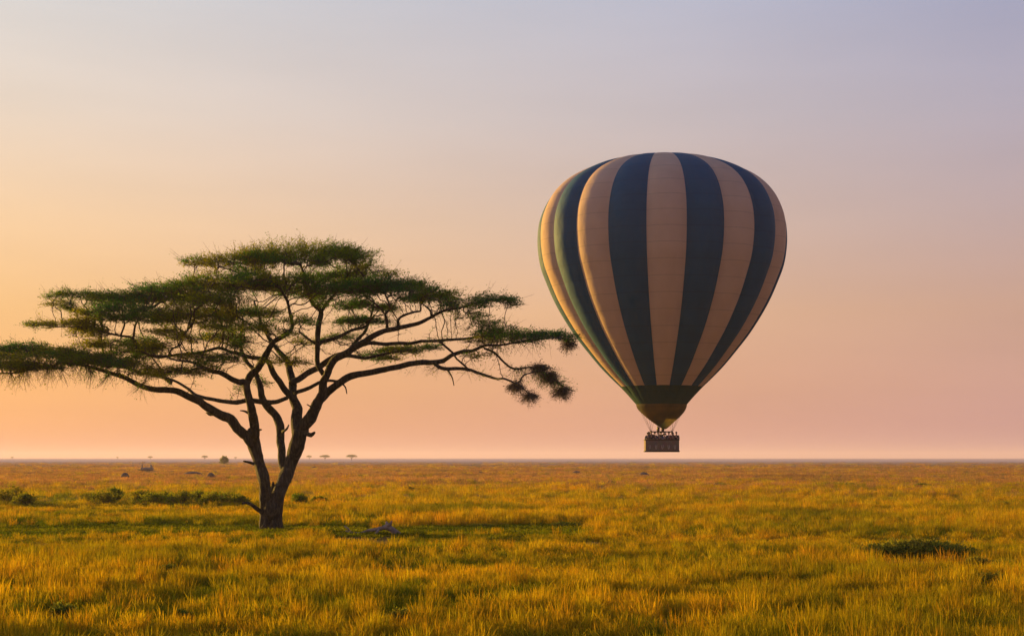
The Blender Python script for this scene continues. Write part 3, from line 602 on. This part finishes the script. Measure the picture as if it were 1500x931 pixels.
    for k in range(5):                                # rope handles on the near side
        x = -1.15 + k * .57; mb = MB(); a = np.linspace(0, math.pi, 8); mb.tube(np.stack([x + .07 * np.cos(a), np.full(8, -hd - .07), .62 - .38 * np.sin(a)], -1), .026, 5); link('rope_handle', mb.mesh('rope_handle', True), basket, simple('rope_light', (.55, .45, .36), .8, .1, 5) if k == 0 else bpy.data.materials['rope_light'])
    # burner frame on uprights
    fz = Zp(632); fx, fy = .96, .5; mb = MB()
    for p, q in zip(loop(fx, fy, fz)[:-1], loop(fx, fy, fz)[1:]): mb.tube([p, q], .045, 6)
    mb.tube([(0, -fy, fz), (0, fy, fz)], .035, 6); mb.tube([(-fx, 0, fz), (fx, 0, fz)], .035, 6); link('burner_frame', mb.mesh('burner_frame', True), root, steel)
    for x in (-1, -.33, .33, 1):
        for y in (-1, 1):
            mb = MB(); mb.tube([(x * hw * .78, y * hd, H), (x * fx, y * fy, fz)], .035, 6); link('upright', mb.mesh('upright', True), root, leather)
    for (x, y) in ((-.30, -.18), (.12, -.18), (-.30, .22), (.12, .22)):
        mb = MB(); zz = fz; mb.tube([(x, y, zz - .08), (x, y, zz + .02), (x, y, zz + .06), (x, y, zz + .38), (x, y, zz + .42)], [.06, .07, .11, .13, .125], 12); bo = link('burner', mb.mesh('burner', True), root, steel)
        mb = MB(); a = np.linspace(0, 18.85, 40); mb.tube(np.stack([x + .09 * np.cos(a), y + .09 * np.sin(a), zz + .40 + .012 * a], -1), .012, 4); link('coil', mb.mesh('coil', True), bo, steel)
    for k in range(12):
        a = k * 2 * math.pi / 12 + .26; sx = fx if math.cos(a) > 0 else -fx; sy = fy if math.sin(a) > 0 else -fy; mb = MB()
        mb.tube([(sx, sy, fz), (36 / F * BD * math.cos(a), 36 / F * BD * math.sin(a), Zp(592))], .011, 4); link('cable', mb.mesh('cable'), root, rope)
    for x, y in ((-.25, 0), (.25, .2), (-.2, .45), (.22, -.5)):
        mb = MB(); mb.tube([(x, y, .05), (x, y, .1), (x, y, .85), (x, y, .93), (x, y, .98)], [.14, .17, .17, .12, .05], 12); link('gas_cylinder', mb.mesh('gas_cylinder', True), root, steel)
    return np.array([cx, cy, zb]), hw, hd
bo, bhw, bhd = balloon()

# ------------------------------------------------------------------ people in the basket
def skinned(verts, edges, radii, name, sub=1):
    me = bpy.data.meshes.new(name); me.from_pydata(verts, edges, []); o = bpy.data.objects.new(name, me); COL.objects.link(o)
    md = o.modifiers.new('skin', 'SKIN'); md.use_smooth_shade = True
    for v, r in zip(me.skin_vertices[0].data, radii): v.radius = (r, r) if not isinstance(r, tuple) else r
    me.skin_vertices[0].data[0].use_root = True
    s = o.modifiers.new('sub', 'SUBSURF'); s.levels = s.render_levels = sub
    dg = bpy.context.evaluated_depsgraph_get(); dg.update(); e = o.evaluated_get(dg); m2 = bpy.data.meshes.new_from_object(e); m2.name = name
    bpy.data.objects.remove(o); return m2
def hand_chain(V, E, R, w, el):
    """five fingers rooted in the palm at vertex w"""
    W_ = np.array(V[w]); d = W_ - np.array(V[el]); d /= np.linalg.norm(d); s = np.cross(d, [0, 0, 1.]); s /= np.linalg.norm(s) + 1e-6; palm = W_ + d * .05
    V.append(tuple(palm)); pi = len(V) - 1; E.append((w, pi)); R.append((.04, .018))
    for k, ln in zip((-1.5, -.5, .5, 1.5), (.055, .075, .08, .07)):
        b = palm + s * k * .018 + d * .035; V.append(tuple(b)); R.append(.009); E.append((pi, len(V) - 1)); V.append(tuple(b + d * ln * .6 - np.array([0, 0, ln * .3]))); R.append(.008); E.append((len(V) - 2, len(V) - 1))
    b = W_ + d * .02 + s * .045; V.append(tuple(b)); R.append(.011); E.append((w, len(V) - 1)); V.append(tuple(b + d * .04 + s * .01)); R.append(.009); E.append((len(V) - 2, len(V) - 1))
def person_parts(pose):
    if pose == 0: arm = [(.20, -.02, 1.40), (.27, -.10, 1.14), (.20, -.33, 1.17)]; arl = [(-.20, -.02, 1.40), (-.27, -.10, 1.14), (-.20, -.33, 1.17)]      # both hands on the rim
    elif pose == 1: arm = [(.20, -.02, 1.40), (.30, -.14, 1.24), (.12, -.20, 1.46)]; arl = [(-.20, -.02, 1.40), (-.27, -.08, 1.14), (-.2, -.32, 1.18)]   # one hand raised to the face
    else: arm = [(.20, 0, 1.40), (.34, -.02, 1.62), (.22, .0, 1.88)]; arl = [(-.20, 0, 1.40), (-.28, .02, 1.14), (-.26, -.12, .92)]                       # reaching up
    V = [(0, 0, .95), (0, 0, 1.15), (0, 0, 1.38), (0, -.005, 1.48), (0, -.015, 1.55), (0, -.02, 1.64), (0, -.01, 1.72)]; E = [(i, i + 1) for i in range(6)]; R = [(.15, .11), (.14, .10), (.16, .10), .055, .062, (.078, .09), .055]
    for side, a in ((1, arm), (-1, arl)):
        b = len(V); V += a; R += [.065, .045, .032]; E += [(2, b), (b, b + 1), (b + 1, b + 2)]; hand_chain(V, E, R, b + 2, b + 1)
        b = len(V); V += [(.09 * side, 0, .88), (.10 * side, -.01, .48), (.10 * side, .01, .08), (.10 * side, -.14, .04)]; R += [.10, .062, .042, .035]; E += [(0, b), (b, b + 1), (b + 1, b + 2), (b + 2, b + 3)]
    body = skinned(V, E, R, 'body', 1)
    # clothing
    Vj = [(0, 0, .92), (0, 0, 1.15), (0, 0, 1.38), (0, 0, 1.46)]; Ej = [(0, 1), (1, 2), (2, 3)]; Rj = [(.165, .13), (.155, .12), (.175, .12), .075]
    for a in (arm, arl):
        b = len(Vj); e = np.array(a[1]); w = np.array(a[2]); cu = e + (w - e) * .85; Vj += [a[0], a[1], tuple(cu)]; Rj += [.08, .06, .045]; Ej += [(2, b), (b, b + 1), (b + 1, b + 2)]
    jack = skinned(Vj, Ej, Rj, 'jacket', 1)
    Vt = [(0, 0, .93)]; Et = []; Rt = [(.155, .12)]
    for s in (1, -1): b = len(Vt); Vt += [(.09 * s, 0, .86), (.10 * s, -.01, .48), (.10 * s, .01, .12)]; Rt += [.11, .075, .06]; Et += [(0, b), (b, b + 1), (b + 1, b + 2)]
    trou = skinned(Vt, Et, Rt, 'trousers', 1)
    return body, jack, trou
def face(parent, skin):
    mb = MB()
    mb.tube([(0, -.105, 1.665), (0, -.125, 1.635), (0, -.105, 1.622)], [.008, .014, .008], 6); link('nose', mb.mesh('nose', True), parent, skin)
def hairmesh(hat):
    bm = bmesh.new(); bmesh.ops.create_uvsphere(bm, u_segments=14, v_segments=9, radius=.108); bmesh.ops.scale(bm, vec=(.92, 1.08, 1.0), verts=bm.verts)
    bmesh.ops.delete(bm, geom=[v for v in bm.verts if v.co.z < (-.005 if hat else -.06) or (v.co.y < -.06 and v.co.z < .035)], context='VERTS')
    if hat:
        r = bmesh.ops.create_circle(bm, segments=16, radius=.19, cap_ends=True); bmesh.ops.translate(bm, verts=r['verts'], vec=(0, 0, .03))
    for f in bm.faces: f.smooth = True
    me = bpy.data.meshes.new('hair'); bm.to_mesh(me); bm.free(); me.transform(Matrix.Translation((0, .0, 1.675))); return me
def people():
    poses = [person_parts(k) for k in range(3)]; skins = [simple('skin_light', (.45, .27, .19), .55, .08, 20), simple('skin_dark', (.12, .065, .04), .5, .08, 20)]
    cols = {'navy': (.02, .03, .07), 'black': (.015, .015, .018), 'khaki': (.25, .19, .11), 'white': (.6, .58, .54), 'red': (.25, .03, .02), 'grey': (.14, .14, .15), 'green': (.05, .08, .04), 'blue': (.05, .10, .22)}
    mats = {k: simple('cloth_' + k, v, .85, .15, 12) for k, v in cols.items()}; hm = [simple('hair_dark', (.02, .014, .01), .6, .2, 20), simple('hair_fair', (.18, .11, .05), .6, .2, 20), mats['khaki']]
    hmesh = [hairmesh(False), hairmesh(False), hairmesh(True)]
    # x, y, turn, pose, jacket, skin, hair kind, size, label
    lst = [(-1.30, -.42, .2, 0, 'navy', 0, 0, .97, 'leftmost person in the balloon basket in a dark blue jacket'),
           (-.98, -.42, -.3, 1, 'black', 0, 1, 1.06, 'tall person in black near the basket left end with a hand at the face'),
           (-.66, -.42, .1, 0, 'navy', 0, 0, 1.0, 'person in dark blue leaning on the rim, third from basket left end'),
           (-.28, -.40, 0, 0, 'grey', 0, 2, .95, 'person with a sun hat at the rim left of the burners'),
           (-.05, .10, .4, 2, 'green', 1, 0, 1.04, 'pilot in dark green reaching up to the burners in mid basket'),
           (.24, -.42, -.1, 0, 'blue', 0, 1, .93, 'shorter person in blue at the rim right of mid basket'),
           (.62, -.42, .2, 1, 'navy', 0, 0, 1.0, 'person in dark blue with one hand raised, right half of the basket'),
           (.92, -.42, 0, 0, 'red', 0, 0, .97, 'person in a dark red jacket leaning on the rim, right half'),
           (1.30, -.42, -.25, 0, 'black', 0, 1, 1.01, 'rightmost person in the balloon basket in a black jacket'),
           (-1.12, .42, 2.9, 0, 'khaki', 0, 0, 1.02, 'person in khaki at the far rim behind the left end passengers'),
           (1.08, .42, 3.3, 0, 'grey', 0, 1, .99, 'person in grey at the far rim behind the right end passengers')]
    for x, y, rz, ps, c, sk_, hk, s, lab in lst:
        t = thing('person', (bo[0] + x, bo[1] + y, bo[2] + .05), rz, label=lab, cat='person', group='people riding in the balloon basket'); t.scale = (s, s, s)
        b, j, tr = poses[ps]
        def put(nm, me, m):
            m2 = me.copy(); m2.materials.clear(); m2.materials.append(m); return link(nm, m2, t)
        put('body', b, skins[sk_]); put('jacket', j, mats[c]); put('trousers', tr, mats['black' if c != 'black' else 'khaki']); put('hat' if hk == 2 else 'hair', hmesh[hk], hm[hk]); face(t, skins[sk_])
people()

# ------------------------------------------------------------------ plants and small things on the plain
def shrub(px, py, wpx, hpx, label, group, m, name='shrub', cat='shrub', leaf=.07, dens=1.0, dep=.6, flat=False):
    d = ground_d(py); c = P(px, py, d); w, h = wpx / F * d, hpx / F * d * ((.95 if flat else 1.05) if d < 300 else 1.05); root = thing(name, (c[0], c[1], float(gz(np.array([c[0]]), np.array([c[1]]))[0])), label=label, cat=cat, group=group)
    lf, st = MB(), MB(); nst = 7 if not flat else 12; rs = np.random.default_rng(int(px * 7 + py)); ls = max(leaf, d / F * 2.2)
    for k in range(nst):
        a = k * 2.4; r = rs.uniform(.25, .85); e = np.array([math.cos(a) * r * w / 2, math.sin(a) * r * w / 2 * dep, h * rs.uniform(.5, .9) * (1 - .35 * r)])
        st.tube([(0, 0, -.03), tuple(e * [.35, .35, .55]), tuple(e)], [h * .03 + .004, h * .02 + .003, .003], 5)
    n = int((420 if not flat else 900) * dens); nb = 9 if not flat else 26
    bc = np.stack([rs.uniform(-.36, .36, nb) * w, rs.uniform(-.36, .36, nb) * w * dep, rs.uniform(.3, .72, nb) * h], -1)
    if flat: bc[:, 2] = h * (.62 - .9 * (bc[:, 0] / w) ** 2 * 2.2) * rs.uniform(.55, 1.1, nb)
    bc[0] = (0, 0, h * .7); bi = rs.integers(0, nb, n); v = rs.normal(0, 1, (n, 3)); v /= np.linalg.norm(v, axis=1)[:, None]; v *= rs.random(n)[:, None] ** .3 * (1.0 + .5 * rs.random(n)[:, None])
    C = bc[bi] + v * [w * .2, w * .2 * dep, h * .27]; C[:, 2] = np.clip(C[:, 2], .02, None); D = v + [0, 0, .55]
    sprays(C, D, h * .16, ls, 6, lf, None if flat else st, max(.004, d / F * .12), up=.8)
    link('foliage', lf.mesh('foliage'), root, m); link('stem', st.mesh('stem'), root, M_TWIG); return root
# row of leafy bushes behind the tree on the left
row = [(6,741,46,22,'leafy green bush at the left edge of the photo'),(21,739,26,27,'narrow upright green bush beside the leftmost one'),(38,743,32,17,'low green bush right of the upright one at the left edge'),
 (140,739,38,16,'low bush left end of the middle clump of green bushes'),(152,741,34,20,'rounded bush in the middle clump of green bushes'),(168,738,20,21,'narrow pointed bush right of the rounded one'),
 (202,740,40,19,'left end bush of the long green row behind the acacia'),(222,742,36,18,'second bush of the long green row from its left end'),(243,740,38,17,'third bush of the long green row from its left end'),
 (265,743,40,21,'fuller bush in the middle of the long green row'),(290,740,38,18,'bush right of the fuller one in the long green row'),(312,742,36,19,'third bush of the green row counted from its right end'),
 (333,741,36,17,'second bush of the green row counted from its right end'),(352,742,32,14,'low last bush of the green row nearest to the trunk'),
 (438,741,24,15,'small round bush just right of the acacia trunk'),(468,738,22,9,'very low bush right of the small round one by the trunk')]
for x, y, w, h, lab in row: shrub(x, y, w, h, lab, 'green bushes behind the acacia', M_SHRUB, leaf=.10, dens=.9)
shrub(1347, 819, 160, 27, 'low wide dark green bush spreading in the grass at right', None, M_DARKSHRUB, 'spreading_bush', 'bush', .085, 3.2, .5, True)
dark = [(1436,838,34,20,'dark green tuft bush below the wide spreading bush'),(1476,838,30,16,'dark low bush near the right edge of the photo'),(1448,866,34,22,'green leafy bush lowest at the right edge'),
 (86,915,44,26,'dark small bush in the near grass at lower left'),(246,846,22,18,'small dark bush in the grass below the acacia, left'),(268,912,30,16,'dark low bush near the bottom edge left of centre'),
 (315,892,30,18,'dark small bush in near grass right of the low bottom one'),(420,902,26,18,'small dark bush straight below the acacia trunk'),(585,918,48,24,'dark bush close to the bottom edge, left of centre'),
 (640,838,22,12,'tiny dark bush in the grass below the fallen branch'),(760,855,36,14,'low dark bush in the grass left of the balloon'),(790,930,60,20,'dark bush at the bottom edge in the middle'),
 (15,915,34,24,'dark bush in the lower left corner'),(1000,931,46,16,'low dark bush at the bottom edge below the balloon')]
for x, y, w, h, lab in dark: shrub(x, y, w, h, lab, 'dark little bushes scattered in the near grass', M_DARKSHRUB, leaf=.05, dens=.8)
mid = [(655,742,60,5,'flat dark herb patch in mid plain left of the balloon'),(706,772,40,6,'flat dark herb patch on the green sward, left one'),(828,771,44,7,'flat dark herb patch at the right end of the green sward'),
 (598,719,16,5,'dark low bush far behind the flat herb patch'),(1225,712,70,5,'long dark herb patch far right of the balloon'),(1352,713,24,4,'small dark herb patch far right beyond the long one'),(1468,744,26,9,'dark bush in mid plain at the far right'),
 (768,742,20,5,'tiny dark herb patch in mid plain left of the balloon'),(1120,765,60,8,'low dark green patch in mid plain right of the balloon')]
for x, y, w, h, lab in mid: shrub(x, y, w, h, lab, 'flat dark herb patches out on the plain', M_DARKSHRUB, 'herb_patch', 'plants', .06, .8, .7, True)
# far bushes and termite mounds
def mound(px, py, wpx, hpx, label):
    d = ground_d(py); c = P(px, py, d); w, h = wpx / F * d, hpx / F * d; mb = MB(); nr, na = 9, 18; V = []; rs = np.random.default_rng(int(px))
    for i in range(nr):
        t = i / (nr - 1)
        for j in range(na): a = j * 2 * math.pi / na; r = w / 2 * math.sin((1 - t) * math.pi / 2) ** .8 * (1 + rs.uniform(-.1, .1)); V.append((r * math.cos(a), r * math.sin(a), -.1 + (h + .1) * math.sin(t * math.pi / 2) ** .9 * (1 + rs.uniform(-.06, .06))))
    i = np.arange(nr - 1)[:, None] * na; j = np.arange(na)[None]; k = (j + 1) % na
    o = link('termite_mound', npmesh('termite_mound', np.array(V), np.stack([i + j, i + k, i + na + k, i + na + j], -1).reshape(-1, 4), True), None, M_TERMITE); o.location = (c[0], c[1], 0)
    tag(o, label, 'mound', 'earth mounds far out on the plain')
for a in [(844,694,14,4.5,'small dark earth mound left of the balloon basket'),(943,698,17,6.5,'dark rounded earth mound just below the balloon basket'),(655,700,12,4,'small far mound midway between acacia and balloon'),(183,700,13,8,'dark pointed mound far left on the plain'),
          (309,699,11,7,'small dark mound just left of the acacia trunk'),(282,695,28,4.5,'low wide mound far left of the acacia trunk'),(460,686,9,3,'tiny dark mound just right of the acacia trunk'),(1060,699,14,3,'low faint mound right of the balloon basket')]: mound(*a)
shrub(328, 680, 9, 9.5, 'round grey green bush standing near the horizon left of the trunk', None, M_DARKSHRUB, 'round_bush', 'bush', .2, .8, 1.0)

# fallen branch beside the tree, and a dead log far left
def fallen(px, py, k, label, name, paths):
    d = ground_d(py); c = P(px, py, d); root = thing(name, (c[0], c[1], 0), label=label, cat='dead wood')
    for i, (nm, pts) in enumerate(paths):
        q = [((x - px) / F * d, dy, (py - y) / F * d * 1.0, r / F * d) for x, y, r, dy in pts]; q = spline(q, .12); mb = MB(); mb.tube(q[:, :3], q[:, 3], 9, wob=.12, flute=.08); link(nm, mb.mesh(nm, True), root, M_DEAD)
fallen(560, 784, 1, 'pale grey fallen branch lying in the green strip right of the acacia', 'fallen_branch', [
 ('bough', [(586,783,3.6,.0),(578,778,4.4,0),(569,772,4.6,.05),(560,773,3.2,.1),(548,776,2.6,.2),(538,777,2.2,.3),(528,781,1.8,.35),(514,781,1.5,.5),(504,778,1.2,.6)]),
 ('fork', [(570,774,3.4,.0),(567,768,3,.1),(565,764,1.6,.15)]), ('fork', [(568,770,2.6,.0),(573,766,1.8,-.1),(574,762,1,-.1)]), ('fork', [(556,774,2.2,.1),(551,780,1.6,-.1),(546,784,1,-.3)]), ('fork', [(512,781,1.4,.5),(507,774,1.2,.5),(502,771,.8,.6)])])
fallen(214, 689.5, 1, 'grey dead log with two upright stubs far left on the plain', 'dead_log', [
 ('log', [(206,687,2.2,0),(214,686.5,2.6,.2),(224,686.5,2.2,.3)]), ('stub', [(208,687,1.2,0),(208,682,1.0,0),(209,679,.5,0)]), ('stub', [(221,687,1.8,.2),(221,683,1.6,.2),(220,680,1,.2)])])

# far acacias on the horizon
def far_tree(px, wpx, hpx, d, label, seed):
    x = (px - 750) / F * d; w, h = wpx / F * d, hpx / F * d; rs = np.random.default_rng(seed); root = thing('distant_tree', (x, d, 0), label=label, cat='tree', group='small trees on the horizon')
    tr, lf = MB(), MB(); tr.tube([(0, 0, -.2), (.1, 0, h * .35), (.2, 0, h * .55)], [w * .025, w * .02, w * .012], 7)
    for k in range(7): a = k * .9; tr.tube([(.1, 0, h * .35), (math.cos(a) * w * .18, math.sin(a) * w * .18, h * .6), (math.cos(a) * w * .36, math.sin(a) * w * .36, h * .78)], [w * .015, w * .01, w * .004], 5)
    n = 900; a = rs.uniform(0, 6.28, n); r = np.sqrt(rs.random(n)) * (.85 + .2 * np.sin(a * 3 + seed)); C = np.stack([r * np.cos(a) * w / 2, r * np.sin(a) * w / 2, h * (.66 + .30 * np.sqrt(np.clip(1 - r * r, 0, 1)) * rs.random(n)) + rs.normal(0, h * .05, n)], -1)
    sprays(C, rs.normal(0, 1, (n, 3)) * [1, 1, .3], w * .05, w * .045, 4, lf, None, up=.2)
    link('trunk', tr.mesh('trunk', True), root, M_BARK); link('crown', lf.mesh('crown'), root, M_LEAF)
for i, a in enumerate([(515,17,8,1700,'widest little tree on the horizon, rightmost right of the trunk'),(476,16,7.5,1750,'middle one of three little trees on the horizon right of the trunk'),(453,9,6.5,2100,'faint little tree on the horizon nearest to the trunk, right side'),
  (300,10,6.5,1900,'small flat tree on the horizon left of the trunk and round bush'),(220,8,5,2300,'faint small tree on the horizon above the dead log'),(345,5,4,2300,'tiniest faint tree on the horizon right of the round bush'),(172,4,4,2500,'faint speck of a tree on the horizon at far left'),(18,5,4,2500,'faint tiny tree on the horizon in the left corner')]): far_tree(*a, seed=40 + i)
